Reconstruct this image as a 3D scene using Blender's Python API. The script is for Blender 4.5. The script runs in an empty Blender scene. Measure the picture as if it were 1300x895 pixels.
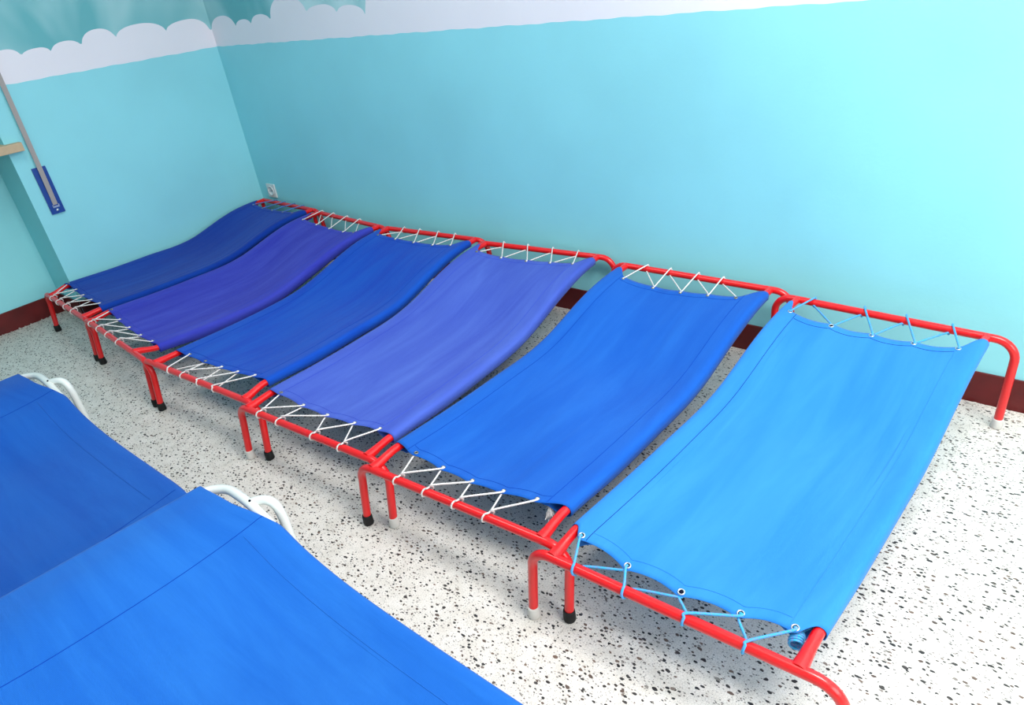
import bpy, bmesh, math, random
from mathutils import Vector, Matrix, Quaternion
random.seed(7)
V = Vector
SC = bpy.context.scene
COL = SC.collection

# ---------------------------------------------------------------- materials
def lin(r, g, b):
    f = lambda c: (c/255/12.92) if c/255 <= .04045 else ((c/255+.055)/1.055)**2.4
    return (f(r), f(g), f(b), 1)

def new_mat(name, rgb, rough=.5, spec=.5, metal=0.):
    m = bpy.data.materials.new(name); m.use_nodes = True
    b = m.node_tree.nodes['Principled BSDF']
    b.inputs['Base Color'].default_value = lin(*rgb)
    b.inputs['Roughness'].default_value = rough
    b.inputs['Specular IOR Level'].default_value = spec
    b.inputs['Metallic'].default_value = metal
    return m, m.node_tree.nodes, m.node_tree.links, b

def ramp(N, stops, interp='LINEAR'):
    r = N.new('ShaderNodeValToRGB'); r.color_ramp.interpolation = interp
    e = r.color_ramp.elements
    while len(e) < len(stops): e.new(.5)
    for i, (p, c) in enumerate(stops):
        e[i].position = p; e[i].color = c
    return r

def noise(N, L, scale, detail=4, src=None, rough=.5, dist=0.):
    n = N.new('ShaderNodeTexNoise'); n.inputs['Scale'].default_value = scale
    n.inputs['Detail'].default_value = detail; n.inputs['Roughness'].default_value = rough
    n.inputs['Distortion'].default_value = dist
    if src is not None: L.new(src, n.inputs['Vector'])
    return n

def mapping(N, L, src, scale=(1, 1, 1), loc=(0, 0, 0), rot=(0, 0, 0)):
    m = N.new('ShaderNodeMapping')
    m.inputs['Scale'].default_value = scale; m.inputs['Location'].default_value = loc
    m.inputs['Rotation'].default_value = rot
    L.new(src, m.inputs['Vector']); return m

def mixc(N, L, fac, a, b, mode='MIX'):
    m = N.new('ShaderNodeMix'); m.data_type = 'RGBA'; m.blend_type = mode
    for s, v in ((m.inputs[0], fac), (m.inputs[6], a), (m.inputs[7], b)):
        if hasattr(v, 'is_linked'): L.new(v, s)
        else: s.default_value = v
    return m.outputs[2]

def math_n(N, L, op, a, b=0.):
    m = N.new('ShaderNodeMath'); m.operation = op
    for s, v in ((m.inputs[0], a), (m.inputs[1], b)):
        if hasattr(v, 'is_linked'): L.new(v, s)
        else: s.default_value = v
    return m.outputs[0]

def bump(N, L, b, height, strength=.3, dist=.002):
    k = N.new('ShaderNodeBump'); k.inputs['Strength'].default_value = strength
    k.inputs['Distance'].default_value = dist
    L.new(height, k.inputs['Height']); L.new(k.outputs[0], b.inputs['Normal'])

def tc(N, which='Object'):
    return N.new('ShaderNodeTexCoord').outputs[which]

def wall_paint(name, rgb, var=.04):
    m, N, L, b = new_mat(name, rgb, .62, .25)
    o = tc(N)
    n = noise(N, L, 1.7, 3, o)
    c = lin(*rgb); d = tuple(x*(1-var*2) for x in c[:3])+(1,)
    r = ramp(N, [(.35, d), (.65, c)]); L.new(n.outputs[0], r.inputs[0])
    # small scuffs and chips in the paint
    s = noise(N, L, 5.2, 6, mapping(N, L, o, (1, 1, 2.0)).outputs[0], .62)
    s2 = ramp(N, [(.735, (0, 0, 0, 1)), (.76, (1, 1, 1, 1))]); L.new(s.outputs[0], s2.inputs[0])
    L.new(mixc(N, L, math_n(N, L, 'MULTIPLY', s2.outputs[0], .35), r.outputs[0], lin(int(rgb[0]*.75), int(rgb[1]*.75), int(rgb[2]*.75))), b.inputs['Base Color'])
    f = noise(N, L, 90, 4, o)
    bump(N, L, b, f.outputs[0], .25, .002)
    return m

M = {}
M['cyan'] = wall_paint('cyan_gloss_wall_paint', (150, 224, 233))
M['cloud'] = wall_paint('white_cloud_mural_paint', (238, 234, 240), .015)
M['ceiling'] = wall_paint('white_ceiling_paint', (240, 240, 238), .01)

def mural_sky():
    m, N, L, b = new_mat('teal_mural_sky_paint', (150, 205, 208), .6, .3)
    o = tc(N)
    n = noise(N, L, 1.6, 3, mapping(N, L, o, (1, 1, .7), (3.1, .4, 0)).outputs[0], .55, .4)
    r = ramp(N, [(.38, lin(104, 178, 184)), (.5, lin(146, 200, 204)), (.64, lin(196, 226, 228))])
    L.new(n.outputs[0], r.inputs[0])
    L.new(r.outputs[0], b.inputs['Base Color'])
    return m
M['sky'] = mural_sky()

def terrazzo():
    m, N, L, b = new_mat('terrazzo_floor', (232, 229, 224), .42, .4)
    o = tc(N)
    wob = noise(N, L, 60, 3, o)
    def chips(scale, thr, keep, dist, sx, seed, rotz):
        mp = mapping(N, L, o, (1, sx, 1), (seed, seed*.7, 0), (0, 0, rotz)).outputs[0]
        mv = N.new('ShaderNodeMix'); mv.data_type = 'VECTOR'; mv.inputs[0].default_value = dist
        L.new(mp, mv.inputs[4]); L.new(wob.outputs['Color'], mv.inputs[5])
        v = N.new('ShaderNodeTexVoronoi'); v.voronoi_dimensions = '2D'
        v.inputs['Scale'].default_value = scale; v.inputs['Randomness'].default_value = 1
        L.new(mv.outputs[1], v.inputs['Vector'])
        sep = N.new('ShaderNodeSeparateColor'); L.new(v.outputs['Color'], sep.inputs[0])
        size = math_n(N, L, 'MULTIPLY', sep.outputs[0], thr)
        inside = math_n(N, L, 'LESS_THAN', v.outputs['Distance'], size)
        kept = math_n(N, L, 'LESS_THAN', sep.outputs[1], keep)
        return math_n(N, L, 'MULTIPLY', inside, kept), sep.outputs[2]
    base = ramp(N, [(.3, lin(214, 209, 200)), (.7, lin(232, 228, 221))])
    nb = noise(N, L, 22, 5, o); L.new(nb.outputs[0], base.inputs[0])
    # faint aggregate joints
    v = N.new('ShaderNodeTexVoronoi'); v.feature = 'DISTANCE_TO_EDGE'; v.voronoi_dimensions = '2D'
    v.inputs['Scale'].default_value = 150; L.new(o, v.inputs['Vector'])
    e = ramp(N, [(0, (1, 1, 1, 1)), (.10, (0, 0, 0, 1))]); L.new(v.outputs['Distance'], e.inputs[0])
    col = mixc(N, L, math_n(N, L, 'MULTIPLY', e.outputs[0], .5), base.outputs[0], lin(160, 157, 150))
    for (sc, thr, keep, dist, sx, seed, rz, amt) in ((260, .36, .25, .010, 1, 5.3, .5, .5), (110, .34, .40, .010, 1.6, 1.7, .4, .65), (72, .36, .40, .010, 1.5, 9.1, -.5, 1), (50, .32, .30, .012, 1.7, 4.2, 1.1, 1)):
        f, tint = chips(sc, thr, keep, dist, sx, seed, rz)
        cr = ramp(N, [(0, lin(38, 37, 38)), (.62, lin(62, 58, 56)), (.86, lin(112, 92, 80)), (1, lin(140, 136, 130))])
        L.new(tint, cr.inputs[0])
        col = mixc(N, L, math_n(N, L, 'MULTIPLY', f, amt), col, cr.outputs[0])
    L.new(col, b.inputs['Base Color'])
    return m
M['floor'] = terrazzo()

def maroon():
    m, N, L, b = new_mat('maroon_skirting_paint', (92, 14, 16), .4, .4)
    n = noise(N, L, 9, 5, tc(N))
    r = ramp(N, [(.3, lin(78, 12, 14)), (.7, lin(104, 20, 22))]); L.new(n.outputs[0], r.inputs[0])
    L.new(r.outputs[0], b.inputs['Base Color']); return m
M['maroon'] = maroon()

def enamel(name, rgb, wear, rough=.28):
    m, N, L, b = new_mat(name, rgb, rough, .5)
    n = noise(N, L, 26, 6, tc(N), .62)
    r = ramp(N, [(.74, (0, 0, 0, 1)), (.76, (1, 1, 1, 1))]); L.new(n.outputs[0], r.inputs[0])
    L.new(mixc(N, L, math_n(N, L, 'MULTIPLY', r.outputs[0], .8), lin(*rgb), lin(*wear)), b.inputs['Base Color'])
    b.inputs['Coat Weight'].default_value = .35; b.inputs['Coat Roughness'].default_value = .15
    return m
M['red'] = enamel('red_enamel_tube', (226, 14, 20), (120, 50, 36))
M['white_tube'] = enamel('white_enamel_tube', (226, 230, 226), (150, 150, 146), .35)

def canvas(name, rgb, fade, pattern=1.):
    m, N, L, b = new_mat(name, rgb, .85, .15)
    uv = tc(N, 'UV')
    st = noise(N, L, 1, 5, mapping(N, L, uv, (7, 1.6, 1)).outputs[0], .6, .6)      # streaks of fading along the length
    r = ramp(N, [(.38, lin(*rgb)), (.78, lin(*fade))]); L.new(st.outputs[0], r.inputs[0])
    blot = noise(N, L, 9, 6, tc(N), .65)
    c = mixc(N, L, math_n(N, L, 'MULTIPLY', blot.outputs[0], .22*pattern), r.outputs[0], lin(*fade))
    fine = noise(N, L, 420, 2, tc(N))
    c = mixc(N, L, math_n(N, L, 'MULTIPLY', fine.outputs[0], .10), c, lin(*[min(255, int(x*1.15)+14) for x in rgb]))
    L.new(c, b.inputs['Base Color'])
    w1 = N.new('ShaderNodeTexWave'); w1.wave_type = 'BANDS'; w1.bands_direction = 'X'; w1.inputs['Scale'].default_value = 150
    w2 = N.new('ShaderNodeTexWave'); w2.wave_type = 'BANDS'; w2.bands_direction = 'Y'; w2.inputs['Scale'].default_value = 150
    L.new(tc(N), w1.inputs['Vector']); L.new(tc(N), w2.inputs['Vector'])
    wv = math_n(N, L, 'MULTIPLY', math_n(N, L, 'MULTIPLY', w1.outputs['Fac'], w2.outputs['Fac']), .18)
    wr = noise(N, L, 1, 4, mapping(N, L, uv, (9, 2.2, 1)).outputs[0], .5, .5)
    wr2 = noise(N, L, 14, 4, tc(N), .5)
    h = math_n(N, L, 'ADD', math_n(N, L, 'ADD', wv, math_n(N, L, 'MULTIPLY', wr.outputs[0], 3.)), math_n(N, L, 'MULTIPLY', wr2.outputs[0], .6))
    bump(N, L, b, h, .4, .003)
    b.inputs['Sheen Weight'].default_value = .08
    return m
M['c1'] = canvas('dark_navy_canvas', (6, 50, 150), (16, 74, 170))
M['c2'] = canvas('indigo_canvas', (44, 48, 168), (66, 78, 188))
M['c3'] = canvas('royal_blue_canvas', (6, 62, 172), (16, 86, 186))
M['c4'] = canvas('periwinkle_canvas', (58, 80, 180), (80, 108, 198))
M['c5'] = canvas('bright_blue_canvas', (12, 82, 178), (28, 100, 192))
M['c6'] = canvas('sky_blue_canvas', (38, 122, 212), (54, 138, 220), .7)
M['c7'] = canvas('mid_blue_canvas', (16, 80, 172), (28, 98, 188), .8)

M['c7_lit'] = canvas('mid_blue_canvas_lit', (20, 94, 186), (36, 112, 200), .8)  # same cloth as c7, stronger light on the nearer cot put into its colour
def simple(name, rgb, rough=.5, spec=.5, metal=0., nscale=80, amt=.12):
    m, N, L, b = new_mat(name, rgb, rough, spec, metal)
    n = noise(N, L, nscale, 3, tc(N))
    L.new(mixc(N, L, math_n(N, L, 'MULTIPLY', n.outputs[0], amt), lin(*rgb), lin(*[int(x*.6) for x in rgb])), b.inputs['Base Color'])
    return m
M['black_rubber'] = simple('black_rubber', (26, 26, 27), .6, .3)
M['white_rubber'] = simple('off_white_rubber', (216, 212, 206), .5, .4)
M['steel'] = simple('nickel_eyelet', (214, 216, 220), .28, .5, .9)
M['brass'] = simple('dull_brass_eyelet', (150, 146, 132), .4, .5, .8)
M['steel_hole'] = simple('dark_hole', (14, 18, 40), .9, .1)
M['belt'] = simple('beige_woven_belt', (176, 168, 164), .85, .2, 0, 300, .3)
M['blue_plate'] = simple('blue_enamel_plate', (18, 66, 150), .35, .5)
M['wood'] = simple('pale_wood', (206, 180, 146), .6, .3, 0, 30, .25)
M['plastic'] = simple('white_plastic', (226, 226, 224), .4, .5)
M['dark_thread'] = simple('dark_stitching', (16, 40, 96), .9, .1)
M['blue_thread'] = simple('blue_stitching', (12, 66, 172), .9, .1)
M['pale_thread'] = simple('pale_stitching', (60, 84, 200), .9, .1)
M['alu'] = simple('white_window_frame', (232, 234, 234), .4, .5)
M['plaster'] = simple('white_plaster', (222, 216, 208), .9, .1, 0, 60, .3)

def rope(name, a, bcol):
    m, N, L, b = new_mat(name, a, .8, .2)
    n = noise(N, L, 260, 2, tc(N))
    r = ramp(N, [(.42, lin(*bcol)), (.56, lin(*a))]); L.new(n.outputs[0], r.inputs[0])
    L.new(r.outputs[0], b.inputs['Base Color'])
    bump(N, L, b, n.outputs[0], .6, .0015)
    return m
M['rope_white'] = rope('white_braided_cord', (238, 236, 234), (206, 200, 200))
M['rope_blue'] = rope('sky_blue_braided_cord', (54, 172, 226), (110, 150, 214))
M['rope_violet'] = rope('violet_braided_cord', (92, 110, 190), (60, 150, 200))

# ---------------------------------------------------------------- object helpers
def obj(name, bm, mat, parent=None, origin=None, smooth=True, mats=None):
    me = bpy.data.meshes.new(name)
    bmesh.ops.recalc_face_normals(bm, faces=bm.faces[:]) if not name.startswith('canvas') else None
    bm.to_mesh(me); bm.free()
    for mm in (mats or [mat]): me.materials.append(mm)
    for p in me.polygons: p.use_smooth = smooth
    o = bpy.data.objects.new(name, me); COL.objects.link(o)
    if origin is not None: me.transform(Matrix.Translation(-V(origin)))
    if parent is not None: o.parent = parent
    elif origin is not None: o.location = origin
    return o

def tag(o, label=None, cat=None, group=None, kind=None):
    if label: o['label'] = label
    if cat: o['category'] = cat
    if group: o['group'] = group
    if kind: o['kind'] = kind
    return o

def empty(name, loc, label, cat, group=None):
    o = bpy.data.objects.new(name, None); COL.objects.link(o)
    o.location = loc; o.empty_display_size = .1
    return tag(o, label, cat, group)

def box(bm, lo, hi, bev=0):
    r = bmesh.ops.create_cube(bm, size=1)
    vs = r['verts']
    for v in vs:
        v.co = V([lo[i] + (v.co[i]+.5)*(hi[i]-lo[i]) for i in range(3)])
    if bev:
        es = list({e for v in vs for e in v.link_edges})
        bmesh.ops.bevel(bm, geom=es, offset=bev, segments=2, profile=.6, affect='EDGES')
    return bm

def spline(pts, n=8):
    """Catmull-Rom through the points"""
    P = [V(p) for p in pts]
    P = [P[0]*2-P[1]] + P + [P[-1]*2-P[-2]]
    out = []
    for i in range(1, len(P)-2):
        for k in range(n):
            t = k/n
            out.append(.5*((2*P[i]) + (P[i+1]-P[i-1])*t + (2*P[i-1]-5*P[i]+4*P[i+1]-P[i+2])*t*t + (3*P[i]-P[i-1]-3*P[i+1]+P[i+2])*t**3))
    out.append(P[-2].copy())
    return out

def tube(bm, pts, r, seg=14, caps=True):
    """sweep of a round section; r is a number or a list"""
    n = len(pts); P = [V(p) for p in pts]
    R = r if isinstance(r, (list, tuple)) else [r]*n
    T = []
    for i in range(n):
        a = P[max(0, i-1)]; b = P[min(n-1, i+1)]
        T.append((b-a).normalized())
    ref = V((0, 0, 1)) if abs(T[0].z) < .9 else V((1, 0, 0))
    u = T[0].cross(ref).normalized(); rings = []
    for i in range(n):
        if i:
            ax = T[i-1].cross(T[i])
            if ax.length > 1e-7:
                u = Quaternion(ax.normalized(), T[i-1].angle(T[i])) @ u
        u = (u - T[i]*u.dot(T[i])).normalized(); w = T[i].cross(u)
        rings.append([bm.verts.new(P[i] + (u*math.cos(2*math.pi*k/seg) + w*math.sin(2*math.pi*k/seg))*R[i]) for k in range(seg)])
    for i in range(n-1):
        for k in range(seg):
            bm.faces.new((rings[i][k], rings[i][(k+1) % seg], rings[i+1][(k+1) % seg], rings[i+1][k]))
    if caps:
        bm.faces.new([bm.verts.new(v.co) for v in rings[0][::-1]]); bm.faces.new([bm.verts.new(v.co) for v in rings[-1]])
    return bm

def lathe(bm, c, prof, seg=18, axis=V((0, 0, 1))):
    q = V((0, 0, 1)).rotation_difference(axis)
    rings = []
    for (r, z) in prof:
        rings.append([bm.verts.new(V(c) + q @ V((r*math.cos(2*math.pi*k/seg), r*math.sin(2*math.pi*k/seg), z))) for k in range(seg)])
    for i in range(len(rings)-1):
        for k in range(seg):
            bm.faces.new((rings[i][k], rings[i][(k+1) % seg], rings[i+1][(k+1) % seg], rings[i+1][k]))
    bm.faces.new(rings[0][::-1]); bm.faces.new(rings[-1])

def torus(bm, c, n, R, r, sx=1, seg=20, s2=8):
    q = V((0, 0, 1)).rotation_difference(n)
    pts = [V(c) + q @ V((R*math.cos(2*math.pi*k/seg), R*sx*math.sin(2*math.pi*k/seg), 0)) for k in range(seg)]
    rings = []
    for k in range(seg):
        d = (pts[k]-V(c)).normalized()
        rings.append([bm.verts.new(pts[k] + (d*math.cos(2*math.pi*j/s2) + n*math.sin(2*math.pi*j/s2))*r) for j in range(s2)])
    for k in range(seg):
        for j in range(s2):
            a, b = rings[k], rings[(k+1) % seg]
            bm.faces.new((a[j], a[(j+1) % s2], b[(j+1) % s2], b[j]))

def lerp(a, b, t): return a + (b-a)*t
def sstep(t):
    t = max(0., min(1., t)); return t*t*(3-2*t)

# ---------------------------------------------------------------- red cots
ZN, ZF = .215, .300
TR = .0120                       # frame tube radius
PROFILE = [(0, 0), (.10, -.005), (.25, -.015), (.42, -.018), (.52, -.012), (.60, .004), (.68, .030), (.76, .058), (.84, .078), (.92, .086), (1, .085)]
def prof(s, P=PROFILE):
    s = max(0., min(1., s))
    for i in range(len(P)-1):
        if s <= P[i+1][0]:
            (x0, y0), (x1, y1) = P[i], P[i+1]
            m = lambda k: 0 if k in (0, len(P)-1) else (P[k+1][1]-P[k-1][1])/(P[k+1][0]-P[k-1][0])
            h = x1-x0; t = (s-x0)/h
            return ((2*t**3-3*t*t+1)*y0 + (t**3-2*t*t+t)*h*m(i) + (-2*t**3+3*t*t)*y1 + (t**3-t*t)*h*m(i+1))
    return P[-1][1]

def leg_part(parent, O, T, out, foot, rb, capmat, caplabel, capname, colour='red'):
    """T = joint with the end bar, out = unit direction along the bar outwards"""
    zc = T.z
    d = V((foot[0]-T.x, foot[1]-T.y, 0))
    L = d.length; dn = d.normalized()
    rb = min(rb, L)
    c0 = T + dn*(L-rb)
    pts = [T.copy()]
    if (c0-T).length > .004: pts += [T + (c0-T)*.5]
    for k in range(0 if L-rb > .0005 else 1, 9):
        a = k/8*math.pi/2
        pts.append(c0 + dn*rb*math.sin(a) + V((0, 0, -rb*(1-math.cos(a)))))
    x = pts[-1].copy()
    # slight splay of the foot
    f = V((foot[0] + dn.x*0, foot[1], 0))
    spl = V((0, foot[2] if len(foot) > 2 else 0, 0))
    pts.append(lerp(x, V((x.x, x.y, .026)), .5) + spl*.5)
    pts.append(V((x.x, x.y, .022)) + spl)
    bm = bmesh.new(); tube(bm, pts, TR, 16)
    lg = obj('leg', bm, M[colour], parent, O)
    bm = bmesh.new()
    bx, by = pts[-1].x, pts[-1].y
    lathe(bm, (bx, by, 0), [(.0125, 0), (.0150, .0015), (.0158, .005), (.0148, .031), (.0138, .034), (.0125, .034)])
    c = obj('foot_cap', bm, M[capmat], lg, O)
    c['label'] = caplabel
    return lg

def make_cot(idx, NL, NR, FL, FR, lnear, lfar, caps, fabric, label, gN, gF, eN, eF, stubs, laceN, laceF, cordN, cordF, seam, drop, sag, lift=(0, 0)):
    """NL..FR: joints of side rails and end bars; lnear/lfar = (left, right) reach of the bar past the joints"""
    NL = V((NL[0], NL[1], ZN)); NR = V((NR[0], NR[1], ZN)); FL = V((FL[0], FL[1], ZF)); FR = V((FR[0], FR[1], ZF))
    O = (NL+NR+FL+FR)/4; O.z = 0
    root = empty('nap_cot', O, label, 'cot', 'red framed nap cots pushed together along the wall')
    # end bars
    for A, B in ((NL, NR), (FL, FR)):
        bm = bmesh.new(); tube(bm, [lerp(A, B, k/10) for k in range(11)], TR, 16)
        obj('end_bar', bm, M['red'], root, O)
    # legs
    for k, (T, Q, ext, spl) in enumerate(((NL, NR, lnear[0], -.020), (NR, NL, lnear[1], -.020), (FL, FR, lfar[0], .010), (FR, FL, lfar[1], .010))):
        dn = (T-Q).normalized(); f = T + dn*ext
        cm, cl = {'b': ('black_rubber', 'black rubber foot cap'), 'w': ('white_rubber', 'off white rubber foot cap')}[caps[k]]
        leg_part(root, O, T, dn, (f.x, f.y, spl), min(ext, .058), cm, cl, 'foot_cap')
    # side rails
    def rail(side, s):
        A, B = (NL, FL) if side == 0 else (NR, FR)
        p = lerp(A, B, s); p.z = ZN + prof(s) + lift[side]*sstep(s/.07)*(1-sstep((s-.38)/.27)); return p
    for side in (0, 1):
        n = 48; pts = [rail(side, k/n) for k in range(n+1)]
        Ls = (FL-NL).length
        rr = []
        for k in range(n+1):
            d = min(k, 1e9)/n*Ls
            rr.append(TR*(1.0 + .38*math.exp(-(d/.030)**2) + .10*math.exp(-((Ls-d)/.03)**2)))
        bm = bmesh.new(); tube(bm, pts, rr, 16); obj('side_rail', bm, M['red'], root, O)
    Lc = ((NL+NR)/2 - (FL+FR)/2).length
    W = (NR-NL).length
    # canvas -------------------------------------------------------------
    def e_near(u):
        e = min(u, 1-u)*W
        t = sstep(e/max(.03, (gN[0] if u < .5 else 1-gN[-1])*W))
        i_scal = 0.
        for a, b in zip(gN[:-1], gN[1:]):
            if a < u < b: i_scal = math.sin(math.pi*(u-a)/(b-a))**.8*eN[2]
        return (lerp(stubs[0], eN[0], t) + eN[1]*(4*(u-.5)**2)*t + i_scal)
    def e_far(u):
        e = min(u, 1-u)*W
        t = sstep(e/max(.03, (gF[0] if u < .5 else 1-gF[-1])*W))
        i_scal = 0.
        for a, b in zip(gF[:-1], gF[1:]):
            if a < u < b: i_scal = math.sin(math.pi*(u-a)/(b-a))**.8*eF[2]
        return (lerp(stubs[1], eF[0], t) - eF[1]*(4*(u-.5)**2)*t + i_scal)
    SR = TR + .0022
    rnd = random.Random(idx*11+3)
    waves = [(rnd.uniform(.25, .9), rnd.uniform(0, 6.28), rnd.uniform(.0012, .0028), rnd.uniform(3, 8)) for _ in range(5)]
    def surf(u, s):
        """top of the canvas at width fraction u and length fraction s"""
        a = rail(0, s); b = rail(1, s)
        p = lerp(a, b, u)
        e = min(u, 1-u)*W
        top = SR
        p.z += top
        uu = max(0., (e-.014)/(W-.028)); mid = 4*uu*(1-uu)
        ends = sstep(min(s, 1-s)/.16)
        z = -sag*mid*(.35+.65*ends)
        for f, ph, am, ky in waves:
            z += am*math.sin(ky*s*2+ph + u*6.28*f*1.3)*mid*(.4+.6*ends)
        # edges curl a little where the cords pull
        p.z += z
        return p
    nu, nv = 66, 96
    us = [0.5-.5*math.cos(math.pi*k/nu) for k in range(nu+1)]
    us = sorted(set([round(lerp(k/nu, 0.5-.5*math.cos(math.pi*k/nu), .35), 5) for k in range(nu+1)]))
    bm = bmesh.new(); uvl = bm.loops.layers.uv.new('UVMap')
    grid = []; uvs = {}
    for v in range(nv+1):
        row = []
        # sleeve underside (left), top, sleeve underside (right)
        def section(side, s, tt):
            r = rail(side, s); inward = (rail(1, s)-rail(0, s)).normalized()*(1 if side == 0 else -1)
            dr = drop[side]*(.35+.65*sstep(min(s-stubs[0]/Lc, 1-stubs[1]/Lc-s)/.18))
            q = []
            for (d, z) in ((.062, SR*.55-.002), (.045, -.1*SR), (.028, -.9*SR-dr*.5), (.010, -SR-dr*.95), (-.004, -SR-dr), (-.0125, -.7*SR-dr*.75), (-SR*1.02, -dr*.3), (-SR*.92, .38*SR), (-SR*.6, .80*SR)):
                if d > 0:
                    ud = d/W if side == 0 else 1-d/W
                    s2 = lerp((e_near(ud)+.003)/Lc, 1-(e_far(ud)+.003)/Lc, tt); r2 = rail(side, s2)
                else: r2 = r
                q.append(r2 + inward*d + V((0, 0, z)))
            return q
        pts = []
        t = v/nv
        for side_u in (0,):
            s0 = e_near(0)/Lc; s1 = 1-e_far(0)/Lc
            s = lerp(s0, s1, t)
            for k, q in enumerate(section(0, s, t)): pts.append((q, -.12+.12*k/9, s))
        for u in us:
            s0 = e_near(u)/Lc; s1 = 1-e_far(u)/Lc
            s = lerp(s0, s1, t); pts.append((surf(u, s), u, s))
        s0 = e_near(1)/Lc; s1 = 1-e_far(1)/Lc; s = lerp(s0, s1, t)
        for k, q in enumerate(section(1, s, t)[::-1]): pts.append((q, 1+.12*(k+1)/9, s))
        for q, u, s in pts:
            vt = bm.verts.new(q); uvs[vt] = (u*W/.6+idx*1.37, s*Lc+idx*.71); row.append(vt)
        grid.append(row)
    for v in range(nv):
        for k in range(len(grid[0])-1):
            f = bm.faces.new((grid[v][k], grid[v][k+1], grid[v+1][k+1], grid[v+1][k]))
            for lp in f.loops: lp[uvl].uv = uvs[lp.vert]
    cv = obj('canvas', bm, M[fabric], root, O)
    sd = cv.modifiers.new('thickness', 'SOLIDIFY'); sd.thickness = .0016; sd.offset = 0
    # seams: two along the sleeves, one hem at each end
    def seam_line(fn, n=60, r=.0007, name='seam'):
        bm = bmesh.new(); tube(bm, [fn(k/n) + V((0, 0, .0011)) for k in range(n+1)], r, 6); return bm
    faint = M[fabric] if seam == 'dark_thread' else M[seam]
    for uu in (.085, .915):
        obj('sleeve_seam', seam_line(lambda t: surf(uu, lerp(e_near(uu)/Lc+.002, 1-e_far(uu)/Lc-.002, t))), M[seam] if uu < .5 else faint, cv, O)
    obj('hem_seam', seam_line(lambda t: surf(lerp(.09, .91, t), (e_near(lerp(.09, .91, t))+.030)/Lc)), faint, cv, O)
    obj('hem_seam', seam_line(lambda t: surf(lerp(.09, .91, t), 1-(e_far(lerp(.09, .91, t))+.026)/Lc)), M[seam], cv, O)
    # eyelets
    def eyelets(g, near):
        out = []
        for u in g:
            s = (e_near(u)+.013)/Lc if near else 1-(e_far(u)+.012)/Lc
            p = surf(u, s)
            du = surf(u+.01, s)-surf(u-.01, s); dv = surf(u, s+.004)-surf(u, s-.004)
            n = du.cross(dv).normalized()
            out.append((p, n))
            bm = bmesh.new(); er = .0066 if seam == 'dark_thread' else .0048
            torus(bm, p + n*.0012, n, er, .0019)
            torus(bm, p - n*.0012, n, er, .0015)
            ey = obj('eyelet', bm, M['steel' if seam == 'dark_thread' else 'brass'], cv, O)
            bm = bmesh.new(); lathe(bm, p-n*.001, [(er-.001, 0), (er-.001, .0022)], 14, n)
            obj('eyelet_hole', bm, M['steel_hole'], cv, O)
        return out
    EN = eyelets(gN, True); EF = eyelets(gF, False)
    # lacing -------------------------------------------------------------
    def lacing(E, A, B, wraps, modes, sign, cord, name='lacing_cord'):
        """sign +1: bar lies towards the room (near end), -1 towards the wall"""
        bm = bmesh.new(); rc = .0030 if cord == 'rope_blue' else .0025
        inw = (FL-NL if sign > 0 else NL-FL); inw.z = 0; inw.normalize()
        outw = -inw
        ex = (B-A).normalized()
        def bar(w, ang, k=1., side=0):
            c = lerp(A, B, w) + ex*side
            return c + (outw*math.cos(ang) + V((0, 0, 1))*math.sin(ang))*(TR+rc*.9)*k
        D = math.radians
        for i, (w, mode) in enumerate(zip(wraps, modes)):
            a, na = E[i]; b, nb = E[i+1]
            ea, eb = outw*.010, outw*.010
            if mode == 'over':       # leaves an eyelet upwards, over the bar, round it, comes back underneath the canvas
                pts = [a - na*.004, a + na*.0035 + outw*.002, a + na*.0022 + ea*.9 + ex*.001,
                       bar(w, D(100), 1.1, -.003), bar(w, D(55)), bar(w, D(5), 1, .001), bar(w, D(-50), 1, .002), bar(w, D(-100), 1, .004),
                       bar(w, D(-165), 1.12, .007),
                       b - nb*.0045 + eb*1.1, b - nb*.0045]
            elif mode == 'under':    # leaves below the canvas, under the bar, up over it and on top of the next eyelet
                pts = [a - na*.0045, a - na*.0050 + ea*1.1, bar(w, D(-165), 1.12, -.007), bar(w, D(-100), 1, -.004), bar(w, D(-50), 1, -.002), bar(w, D(5)), bar(w, D(55), 1, .001), bar(w, D(100), 1.1, .003),
                       b + nb*.0026 + eb*.9, b + nb*.0035 + outw*.002, b - nb*.004]
            else:                    # 'cross': from below the canvas onto the bar, a loop round it, back over itself
                pts = [a - na*.0045, a - na*.004 + ea*1.2, bar(w, D(118), 1.25, .006), bar(w, D(70), 1.0, -.001), bar(w, D(20), 1, -.004), bar(w, D(-40), 1, -.006), bar(w, D(-110), 1, -.003),
                       bar(w, D(-175), 1.1, .004), bar(w, D(150), 1.35, .010), bar(w, D(118), 1.75, .014),
                       b + nb*.0028 + eb*.9, b + nb*.0035 + outw*.002, b - nb*.004]
            tube(bm, spline(pts, 5), rc, 8)
        return obj(name, bm, M[cord], root, O)
    lacing(EN, NL, NR, laceN[0], laceN[1], 1, cordN)
    lacing(EF, FL, FR, laceF[0], laceF[1], -1, cordF)
    return root, rail, O, surf, cv

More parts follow.
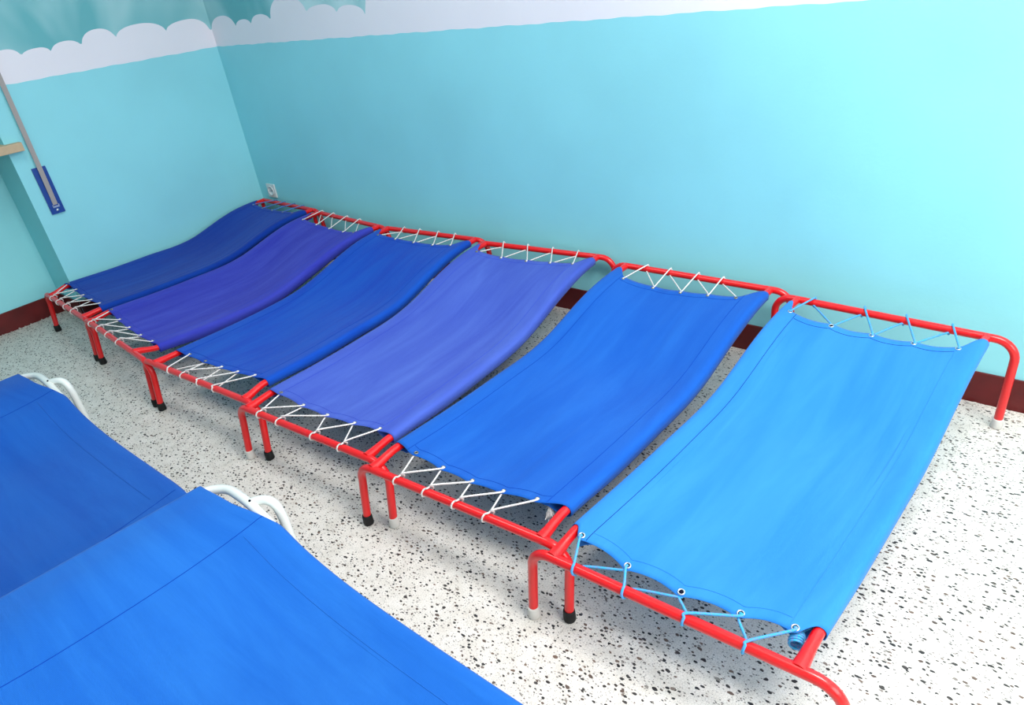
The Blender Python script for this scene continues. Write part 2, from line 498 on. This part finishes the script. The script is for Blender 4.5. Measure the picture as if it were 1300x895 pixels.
G5N = [.085, .30, .51, .73, .915]
COTS = [
 # NL            NR             FL             FR            near ext    far ext
 dict(NL=(-3.965, .915), NR=(-3.480, .885), FL=(-3.985, 2.245), FR=(-3.455, 2.225), lnear=(.095, .085), lfar=(.032, .075), caps='bbbb', fabric='c1', lift=(.024, .008),
      label='dark blue canvas nap cot in the corner, furthest left of the red framed row',
      gN=[.03, .25, .47, .69, .90], gF=[.10, .31, .52, .74, .92], eN=(.085, .01, .006), eF=(.105, .012, .003), stubs=(.085, .050),
      laceN=([.10, .30, .52, .74], ['cross']*4), laceF=([.26, .44, .64, .82], ['over']*4), cordN='rope_white', cordF='rope_violet', seam='blue_thread', drop=(.004, .006), sag=.020),
 dict(NL=(-3.385, .878), NR=(-2.850, .838), FL=(-3.362, 2.203), FR=(-2.795, 2.165), lnear=(.072, .150), lfar=(.06, .07), caps='bbbb', fabric='c2', lift=(.012, -.020),
      label='indigo canvas nap cot between the dark blue corner cot and the royal blue cot',
      gN=[.03, .25, .47, .69, .90], gF=[.08, .33, .55, .77, .93], eN=(.078, .012, .006), eF=(.135, .012, .004), stubs=(.095, .050),
      laceN=([.06, .25, .46, .70], ['cross']*4), laceF=([.06, .26, .49, .70], ['over']*4), cordN='rope_white', cordF='rope_white', seam='pale_thread', drop=(.004, .022), sag=.022),
 dict(NL=(-2.660, .835), NR=(-2.068, .868), FL=(-2.720, 2.163), FR=(-2.155, 2.208), lnear=(.095, .075), lfar=(.06, .07), caps='bbbb', fabric='c3', lift=(.0, .018),
      label='royal blue canvas nap cot, third in the row from the left corner',
      gN=[.15, .35, .54, .71, .88], gF=[.08, .29, .50, .71, .90], eN=(.085, .014, .006), eF=(.112, .008, .004), stubs=(.098, .052),
      laceN=([.20, .36, .54, .71], ['over', 'cross', 'under', 'under']), laceF=([.193, .379, .593, .78], ['under']*4), cordN='rope_white', cordF='rope_white', seam='blue_thread', drop=(.004, .014), sag=.022),
 dict(NL=(-2.004, .842), NR=(-1.427, .876), FL=(-2.072, 2.187), FR=(-1.498, 2.244), lnear=(.058, .075), lfar=(.06, .075), caps='wwbb', fabric='c4', lift=(.008, .008),
      label='periwinkle canvas nap cot, between the royal blue and the bright blue cots',
      gN=G5N, gF=[.073, .302, .532, .735, .917], eN=(.085, .016, .009), eF=(.118, .010, .004), stubs=(.100, .045),
      laceN=([.126, .302, .596, .813], ['cross']*4), laceF=([.172, .397, .619, .836], ['under']*4), cordN='rope_white', cordF='rope_white', seam='pale_thread', drop=(.004, .016), sag=.024),
 dict(NL=(-1.371, .848), NR=(-.802, .884), FL=(-1.339, 2.208), FR=(-.763, 2.216), lnear=(.058, .075), lfar=(.065, .075), caps='bbbb', fabric='c5', lift=(.015, .015),
      label='bright blue canvas nap cot beside the light sky blue cot',
      gN=[.138, .323, .505, .685, .863], gF=[.11, .333, .525, .706, .88], eN=(.076, .016, .008), eF=(.122, .010, .004), stubs=(.105, .050),
      laceN=([.179, .365, .545, .72], ['cross']*4), laceF=([.16, .333, .531, .70], ['over']*4), cordN='rope_white', cordF='rope_white', seam='blue_thread', drop=(.004, .020), sag=.026),
 dict(NL=(-.745, .852), NR=(-.200, .872), FL=(-.656, 2.178), FR=(-.109, 2.152), lnear=(.062, .085), lfar=(.075, .078), caps='wbbw', fabric='c6', lift=(.016, .014),
      label='light sky blue canvas nap cot at the open right end, laced with blue cord',
      gN=[.055, .294, .53, .754, .935], gF=[.045, .294, .511, .719, .92], eN=(.035, .030, .014), eF=(.125, .014, .012), stubs=(.095, .045),
      laceN=([.115, .344, .596, .823], ['over', 'over', 'under', 'under']), laceF=([.10, .385, .607, .834], ['over', 'under', 'under', 'under']), cordN='rope_blue', cordF='rope_blue', seam='dark_thread', drop=(.006, .020), sag=.024),
]
BUILT = []
for i, c in enumerate(COTS): BUILT.append(make_cot(i+1, **c))

# frayed cord tuft under the near right corner of the bright blue cot
root, rail, O, surf, cv = BUILT[4]
c = rail(1, .075) + V((-.047, .0, -.012))
bm = bmesh.new(); rr = random.Random(4)
for k in range(34):
    a = rr.uniform(0, 6.28); e = V((math.cos(a)*rr.uniform(.004, .020), math.sin(a)*rr.uniform(.004, .020)-.006, rr.uniform(-.030, -.008)))
    tube(bm, spline([c + V((0, 0, .012)), c + e*.4 + V((0, 0, .004)), c + e], 4), .0008, 5)
t = obj('frayed_cord_end', bm, M['rope_white'], root, O)
# coil of blue cord knotted on the near right rail of the sky blue cot
root, rail, O, surf, cv = BUILT[5]
bm = bmesh.new(); pts = []
c0 = rail(1, .052) + V((-.030, 0, -.010)); ax = V((-.25, 1, .1)).normalized(); ua = ax.cross(V((0, 0, 1))).normalized(); ub = ax.cross(ua)
for k in range(121):
    a = k/120*2*math.pi*7; pts.append(c0 + ax*(k/120-.5)*.034 + (ua*math.cos(a)+ub*math.sin(a))*(.012+.0015*math.sin(k*.3)))
tube(bm, pts, .0024, 8)
tube(bm, spline([pts[-1], rail(1, .075)+V((-.008, .01, 0)), rail(1, .078)+V((0, .012, -.0150))], 5), .0022, 8)
obj('cord_knot', bm, M['rope_blue'], root, O)

# ---------------------------------------------------------------- white framed cots in the foreground
WZ = [(0, .300), (.06, .302), (.12, .298), (.20, .272), (.28, .240), (.38, .214), (.50, .203), (.70, .202), (.85, .206), (1, .212)]
def make_white(idx, xh, yr, length, width, skew, label):
    """head end at x = xh, far side rail at y = yr; the bed lies along +x"""
    r = .0125
    O = V((xh+length/2, yr-width/2, 0))
    root = empty('nap_cot', O, label, 'cot', 'white framed nap cots in the foreground')
    def zf(x): return prof((x-xh)/length, WZ)
    def P(x, w, dz=0.):      # w: 0 far rail .. 1 near rail
        xx = x - skew*w*(1-(x-xh)/length)
        return V((xx, yr+.010*(1-sstep((x-xh-.1)/.3))*(1-2*w)-width*w, zf(x)+dz))
    # frame loop pieces
    rc = .075
    def corner(end, w):
        cx = xh+rc if end == 0 else xh+length-rc
        sx = -1 if end == 0 else 1
        cy = rc/width if w == 0 else 1-rc/width
        sw = -1 if w == 0 else 1
        return [P(cx+sx*rc*math.cos(a), cy+sw*rc/width*math.sin(a)) for a in [math.pi/2*k/10 for k in range(11)]]   # from end bar towards the rail
    for end in (0, 1):
        a = corner(end, 0); b = corner(end, 1)
        pts = a[::-1] + [lerp(a[0], b[0], k/12) for k in range(1, 12)] + b
        bm = bmesh.new(); tube(bm, pts, r, 16); obj('end_bar', bm, M['white_tube'], root, O)
    for w in (0, 1):
        bm = bmesh.new(); tube(bm, [P(lerp(xh+rc, xh+length-rc, k/50), w) for k in range(51)], r, 16); obj('side_rail', bm, M['white_tube'], root, O)
    # legs: a stub leaves the rail just past the corner, bends over and goes down
    for end in (0, 1):
        for w in (0, 1):
            sx = 1 if end == 0 else -1; sy = 1 if w == 0 else -1
            xb = xh+.150 if end == 0 else xh+length-.150
            T = P(xb, w); z = T.z
            if end == 0: pts = [T, T+V((sx*.018, sy*.017, .003)), T+V((sx*.034, sy*.030, .003)), T+V((sx*.050, sy*.038, -.006)), T+V((sx*.061, sy*.041, -.024)), T+V((sx*.066, sy*.042, -.052))]
            else: pts = [T, T+V((0, -sy*.004, -.03)), T+V((0, -sy*.008, -.06))]
            e = pts[-1]; pts = spline(pts, 5) + [V((e.x, e.y, .12)), V((e.x, e.y, .022))]
            bm = bmesh.new(); tube(bm, pts, r*.97, 16); lg = obj('leg', bm, M['white_tube'], root, O)
            bm = bmesh.new(); lathe(bm, (e.x, e.y, 0), [(.013, 0), (.0165, .003), (.0155, .032), (.013, .034)]); obj('foot_cap', bm, M['white_rubber'], lg, O)
            if end == 0 and w == 0:
                bm = bmesh.new(); lathe(bm, T+V((.010, .001, r*.86)), [(.0035, 0), (.0030, .0022)], 12, V((0.2, -.35, 1)).normalized()); obj('drilled_hole', bm, M['steel_hole'], lg, O)
    # canvas
    SR = r+.0024
    def wmax(x):           # corner cut: the canvas stops short of the rounded tube
        d = min(x-(xh-SR), xh+length+SR-x)
        return (.040/width if x < xh+length/2 else .004/width)*(1-sstep((d-.13)/.17))
    rnd = random.Random(idx*5+1)
    waves = [(rnd.uniform(.3, 1.1), rnd.uniform(0, 6.28), rnd.uniform(.0012, .0026), rnd.uniform(2, 6)) for _ in range(5)]
    def surf(x, w):
        q = P(x, w); e = max(0., min(w, 1-w)-.024)/(1-.048)
        mid = (4*e*(1-e))**.9
        d = max(0., min(x-xh, xh+length-x)); en = sstep((d-.07)/.18)
        q.z += SR - .026*mid*en
        for f, ph, am, ky in waves: q.z += am*math.sin(ky*(x-xh)*3+ph+w*6.28*f)*mid*en
        return q
    bm = bmesh.new(); uvl = bm.loops.layers.uv.new('UVMap')
    nx, nw = 110, 64
    grid = []; uvs = {}
    def wrap_end(k):       # path over the end bar: (dx outward, dz)
        return [(.050, -.012), (.030, -SR*.7), (.010, -SR-.004), (-.006, -SR*.9-.002), (-SR*.98, -SR*.25), (-SR*.9, SR*.45), (-SR*.55, SR*.84)][k]
    for i in range(-7, nx+8):
        row = []
        if 0 <= i <= nx: x = xh + length*i/nx; ends = None
        elif i < 0: x = xh; ends = (i+7, 1)
        else: x = xh+length; ends = (nx+7-i, -1)
        xi = x
        cut = wmax(x if ends is None else (xh-SR if ends[1] == 1 else xh+length+SR))
        side = sstep(min(x-xh, xh+length-x)/.25) if ends is None else 0
        secs = []
        for (d, z) in ((.075, SR*.3), (.050, -.4*SR), (.026, -SR*1.0-.002), (.006, -SR-.010), (-.008, -SR*.85-.007), (-SR, -.25*SR), (-SR*.9, .42*SR), (-SR*.55, .84*SR)):
            secs.append((d/width, z))
        for s, (d, z) in enumerate(secs):
            row.append((cut + (d if side > 0 else d)*1., z, 0, -.12+.12*s/8))
        ws = [lerp(k/nw, .5-.5*math.cos(math.pi*k/nw), .3) for k in range(nw+1)]
        out = []
        for (w_, z, _, uu) in row:
            k = side**.5
            wv = lerp(cut+.002, w_, k) if k < 1 else w_
            q = P(x, wv)
            q.z += lerp(SR*.95, z, k)
            out.append((q, uu, wv))
        for w_ in ws:
            wv = lerp(cut, 1-cut, w_); q = surf(x, wv); out.append((q, w_, wv))
        for (w_, z, _, uu) in row[::-1]:
            k = side**.5
            wv = lerp(1-cut-.002, 1-w_, k) if k < 1 else 1-w_
            q = P(x, wv); q.z += lerp(SR*.95, z, k)
            out.append((q, 1-uu, wv))
        if ends is not None:
            dx, dz = wrap_end(ends[0]); sg = ends[1]
            for n_, (q, uu, wv) in enumerate(out):
                out[n_] = (V((q.x + dx*sg, q.y, zf(x)+dz)), uu, wv)
        vr = []
        for q, uu, wv in out:
            vt = bm.verts.new(q); uvs[vt] = (uu*width/.6+idx*1.9, (x-xh)+idx*.3); vr.append(vt)
        grid.append(vr)
    for v in range(len(grid)-1):
        for k in range(len(grid[0])-1):
            f = bm.faces.new((grid[v][k], grid[v][k+1], grid[v+1][k+1], grid[v+1][k]))
            for lp in f.loops: lp[uvl].uv = uvs[lp.vert]
    bmesh.ops.recalc_face_normals(bm, faces=bm.faces[:])
    wf = 'c7' if idx == 1 else 'c7_lit'
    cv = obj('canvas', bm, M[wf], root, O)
    sd = cv.modifiers.new('thickness', 'SOLIDIFY'); sd.thickness = .0018; sd.offset = 0
    def seam(fn, n=60):
        bm = bmesh.new(); tube(bm, [fn(k/n)+V((0, 0, .0012)) for k in range(n+1)], .0008, 6); return bm
    obj('hem_seam', seam(lambda t: surf(xh+.225, lerp(.01, .99, t))), M['blue_thread'], cv, O)
    obj('hem_seam', seam(lambda t: surf(xh+length-.2, lerp(.01, .99, t))), M['blue_thread'], cv, O)
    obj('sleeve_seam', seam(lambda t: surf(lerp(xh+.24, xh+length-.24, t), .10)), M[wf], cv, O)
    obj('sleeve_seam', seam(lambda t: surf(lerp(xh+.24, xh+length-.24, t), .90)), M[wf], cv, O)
    return root
make_white(1, -2.875, .488, 1.27, .66, .05, 'white framed nap cot with blue canvas, behind and left of its nearer twin')
make_white(2, -1.606, .520, 1.30, .66, .07, 'white framed nap cot with blue canvas, nearest in the foreground, overlapping its twin')

# ---------------------------------------------------------------- room
XL, XR, XN = -4.05, 2.3, -4.34      # left wall face, right wall, back of the niche
YB, YF = 2.28, -2.6
YE = 1.047                           # where the left wall ends and the niche begins
ZC, DADO, BB = 2.75, 1.196, .110
def struct(name, bm, mat, mats=None, smooth=False):
    o = obj(name, bm, mat, mats=mats, smooth=smooth); o['kind'] = 'structure'; return o

bm = bmesh.new(); box(bm, (XN-.12, YF-.12, -.12), (XR+.12, YB+.12, 0)); struct('floor', bm, M['floor'])
bm = bmesh.new(); box(bm, (XN-.12, YF-.12, ZC), (XR+.12, YB+.12, ZC+.1)); struct('ceiling', bm, M['ceiling'])

def cloud_fn(pts):
    """pts alternate valley, peak, valley ... as (coordinate, height), increasing coordinate"""
    def f(x):
        if x <= pts[0][0]: return pts[0][1]
        for i in range(0, len(pts)-2, 2):
            v0, pk, v1 = pts[i], pts[i+1], pts[i+2]
            if v0[0] <= x <= v1[0]:
                v = v0 if x < pk[0] else v1
                t = min(1, abs((x-pk[0])/(v[0]-pk[0])))
                return v[1] + (pk[1]-v[1])*math.sqrt(max(0, 1-t**2.2))
        return pts[-1][1]
    return f

def mural_wall(name, A, B, thick, f, white_from=None):
    """vertical wall face from A to B (xy), painted cyan / white clouds / sky; thick = vector to the back"""
    A = V((*A, 0)); B = V((*B, 0)); L = (B-A).length; n = max(2, int(L/.008))
    bm = bmesh.new(); th = V((*thick, 0)); cols = []
    for i in range(n+1):
        p = lerp(A, B, i/n); x = i/n*L
        zc = min(f(x), ZC-.001)
        wob = .0012*math.sin(x*23)+.0010*math.sin(x*61+1)
        cols.append([bm.verts.new(p+V((0, 0, z))) for z in (0, DADO+wob, zc, ZC)])
    for i in range(n):
        for k in range(3):
            fc = bm.faces.new((cols[i][k], cols[i+1][k], cols[i+1][k+1], cols[i][k+1])); fc.material_index = k
    # back and edges of the slab
    a0, a1, b0, b1 = [bm.verts.new(q) for q in (A+th, A+th+V((0, 0, ZC)), B+th, B+th+V((0, 0, ZC)))]
    bm.faces.new((a0, a1, b1, b0))
    bm.faces.new([a0] + [c for c in cols[0]] + [a1]); bm.faces.new([b0, b1] + cols[-1][::-1])
    bm.faces.new([a1]+[c[3] for c in cols]+[b1]); bm.faces.new([b0]+[c[0] for c in cols[::-1]]+[a0])
    return struct(name, bm, None, [M['cyan'], M['cloud'], M['sky']])

back = [(-4.12, 1.27), (-4.085, 1.30), (-4.05, 1.275), (-3.907, 1.349), (-3.792, 1.283), (-3.703, 1.320), (-3.635, 1.287), (-3.54, 1.335), (-3.447, 1.293), (-3.301, 1.402), (-3.131, 1.315), (-3.002, 1.346), (-2.899, 1.298), (-2.82, 1.331), (-2.701, 1.284)]
fb0 = cloud_fn(back)
def fb(xw):
    if xw > -2.655: return ZC
    if xw > -2.701: return 1.284 + (xw+2.701)/.046*.12
    return fb0(xw)
# cloud band continues as plain white past the last cloud
mural_wall('wall_back', (XL-.10, YB), (XR+.10, YB), (0, .12), lambda x: fb(XL-.10+x))
left = [(.9, 1.29), (.99, 1.335), (1.07, 1.30), (1.11, 1.33), (1.151, 1.295), (1.222, 1.342), (1.282, 1.301), (1.367, 1.329), (1.417, 1.298), (1.498, 1.340), (1.565, 1.300), (1.664, 1.372), (1.741, 1.312), (1.884, 1.368), (2.015, 1.310), (2.156, 1.355), (2.267, 1.277), (2.30, 1.29), (2.33, 1.28)]
fl_ = cloud_fn(left)
mural_wall('wall_left', (XL, YE), (XL, YB), (XN-XL, 0), lambda y: fl_(YE+y))
# niche: return, back, soffit side
bm = bmesh.new(); box(bm, (XN-.12, YF-.12, 0), (XN, YB+.12, ZC))
struct('wall_left_niche', bm, M['cyan'])
# skirting
def skirting(name, lo, hi):
    bm = bmesh.new(); box(bm, lo, hi, .0015); struct(name, bm, M['maroon'])
skirting('baseboard_back', (XL+.001, YB-.008, 0), (XR-.001, YB+.001, BB))
skirting('baseboard_left', (XL-.001, YE, 0), (XL+.008, YB-.009, BB))
skirting('baseboard_niche', (XN-.001, YF+.001, 0), (XN+.008, YE-.001, BB))
skirting('baseboard_return', (XN+.009, YE-.009, 0), (XL-.001, YE-.0005, BB))

# right wall with a wide window, front wall, both out of view
WY0, WY1, WZ0, WZ1 = -.9, 1.75, .95, 2.35
bm = bmesh.new()
box(bm, (XR, YF-.12, 0), (XR+.2, WY0, ZC)); box(bm, (XR, WY1, 0), (XR+.2, YB+.12, ZC))
box(bm, (XR, WY0, 0), (XR+.2, WY1, WZ0)); box(bm, (XR, WY0, WZ1), (XR+.2, WY1, ZC))
struct('wall_right', bm, M['ceiling'])
bm = bmesh.new(); box(bm, (XN-.12, YF-.12, 0), (XR+.12, YF, ZC)); struct('wall_front', bm, M['cyan'])
bm = bmesh.new()
fy = [WY0, (WY0*2+WY1)/3, (WY0+WY1*2)/3, WY1]
for y in fy:
    yy = min(max(y, WY0+.03), WY1-.03); box(bm, (XR+.08, yy-.03, WZ0), (XR+.14, yy+.03, WZ1))
box(bm, (XR+.08, WY0, WZ0), (XR+.14, WY1, WZ0+.06)); box(bm, (XR+.08, WY0, WZ1-.06), (XR+.14, WY1, WZ1))
struct('window_1', bm, M['alu'])

# ---------------------------------------------------------------- things on the walls
# window board over the niche
bm = bmesh.new(); box(bm, (XN+.002, .15, .905), (XL-.001, YE-.001, .945)); box(bm, (XL+.0005, .15, .905), (XL+.045, 1.110, .945), .003)
o = obj('window_board', bm, M['wood'], origin=(XL, .62, .905), smooth=False)
tag(o, 'pale wooden ledge across the niche at the left edge of the picture', 'ledge')
# roller shutter belt and its winder
t = empty('shutter_belt_winder', (XL, 1.140, .575), 'blue metal shutter winder plate with a beige pull belt rising from it', 'belt winder')
Ot = V((XL, 1.140, .575))
bm = bmesh.new(); box(bm, (XL+.0005, 1.108, .577), (XL+.012, 1.172, .812), .002); obj('winder_plate', bm, M['blue_plate'], t, Ot, False)
bm = bmesh.new()
bp = [(1.140, .622, .013), (1.141, .80, .022), (1.146, 1.21, .026), (1.152, 1.9, .030), (1.158, 2.749, .030)]
sp = spline([V((XL+q[2], q[0], q[1])) for q in bp], 8)
prev = None
for q in sp:
    ring = [bm.verts.new(q+V((dx, dy, 0))) for dx, dy in ((0, -.011), (.002, -.011), (.002, .011), (0, .011))]
    if prev:
        for k in range(4): bm.faces.new((prev[k], prev[(k+1) % 4], ring[(k+1) % 4], ring[k]))
    else: bm.faces.new(ring[::-1])
    prev = ring
bm.faces.new(prev); bb_ = obj('pull_belt', bm, M['belt'], t, Ot, False)
bm = bmesh.new()
for lo, hi in (((1.124, .612), (1.156, .616)), ((1.124, .622), (1.128, .616)), ((1.152, .622), (1.156, .616))):
    box(bm, (XL+.012, lo[0], min(lo[1], hi[1])-.004), (XL+.016, hi[0], max(lo[1], hi[1])), .0006)
obj('belt_guide', bm, M['steel'], t, Ot, False)
bm = bmesh.new(); lathe(bm, (XL+.012, 1.140, .594), [(.007, 0), (.0065, .002), (.002, .0032)], 16, V((1, 0, 0))); obj('screw', bm, M['steel'], t, Ot)
# roller box the belt comes from (above the picture)
# socket
t = empty('wall_socket', (-3.915, YB, .315), 'small white wall socket low on the cyan wall near the corner', 'socket')
Os = V((-3.915, YB, .315))
bm = bmesh.new(); box(bm, (-3.958, YB-.010, .318), (-3.872, YB-.0005, .402), .003); obj('cover_plate', bm, M['plastic'], t, Os, False)
bm = bmesh.new(); lathe(bm, (-3.915, YB-.009, .360), [(.030, 0), (.030, .006), (.026, .006), (.0245, .0015), (.002, .001)], 24, V((0, -1, 0))); obj('socket_ring', bm, M['plastic'], t, Os)
bm = bmesh.new()
for dx in (-.009, .009): lathe(bm, (-3.915+dx, YB-.011, .360), [(.0028, 0), (.0028, .002)], 10, V((0, -1, 0)))
obj('pin_holes', bm, M['steel_hole'], t, Os)

# crumbs of plaster along the foot of the skirting
bm = bmesh.new(); rr = random.Random(9)
for k in range(420):
    if rr.random() < .85: x = rr.uniform(-4.0, .9); y = YB-.010-abs(rr.gauss(0, .007)); 
    else: x = XN+.010+abs(rr.gauss(0, .012)); y = rr.uniform(.3, 1.0)
    s = rr.uniform(.002, .007)
    r = bmesh.ops.create_icosphere(bm, subdivisions=1, radius=s)
    for v in r['verts']: v.co = V((v.co.x*rr.uniform(.8, 2.2)+x, v.co.y*.8+y-s, max(0.0002, v.co.z*.6+s*.5)))
o = obj('plaster_crumbs', bm, M['plaster'], smooth=False); tag(o, 'white plaster crumbs along the foot of the maroon skirting', 'debris', kind='stuff')

# ---------------------------------------------------------------- light
def area(name, loc, rot, sx, sy, power, col):
    l = bpy.data.lights.new(name, 'AREA'); l.shape = 'RECTANGLE'; l.size = sx; l.size_y = sy; l.energy = power; l.color = col
    o = bpy.data.objects.new(name, l); COL.objects.link(o); o.location = loc; o.rotation_euler = rot; return o
area('window_daylight', (XR+.06, (WY0+WY1)/2, (WZ0+WZ1)/2), (0, math.radians(90), 0), WZ1-WZ0-.1, WY1-WY0-.1, 54, (1, .98, .96))
area('ceiling_lamp', (.45, 1.15, ZC-.03), (0, 0, 0), 1.5, .7, 84, (1, .97, .935))
area('ceiling_lamp_far', (-2.2, .8, ZC-.03), (0, 0, 0), 1.3, .6, 20, (1, .975, .95))
w = bpy.data.worlds.new('world'); SC.world = w; w.use_nodes = True
w.node_tree.nodes['Background'].inputs[0].default_value = (.85, .93, 1, 1); w.node_tree.nodes['Background'].inputs[1].default_value = 1.0

# ---------------------------------------------------------------- camera
R = ((0.7757988866019692, -0.2264337700927735, 0.5889514710981865), (0.6194774755851502, 0.45074051866324477, -0.6427134992186166), (-0.11993225083268741, 0.8634585876559235, 0.489954612809639))
cd = bpy.data.cameras.new('camera'); cam = bpy.data.objects.new('camera', cd); COL.objects.link(cam)
cd.sensor_fit = 'HORIZONTAL'; cd.sensor_width = 36; cd.lens = 867.562*36/1300; cd.clip_start = .01
cam.matrix_world = Matrix.Translation((0, 0, 1.4)) @ Matrix(R).to_4x4()
SC.camera = cam
SC.view_settings.view_transform = 'Standard'; SC.view_settings.look = 'None'
SC.view_settings.exposure = 0.; SC.view_settings.gamma = 1; SC.view_settings.use_curve_mapping = False
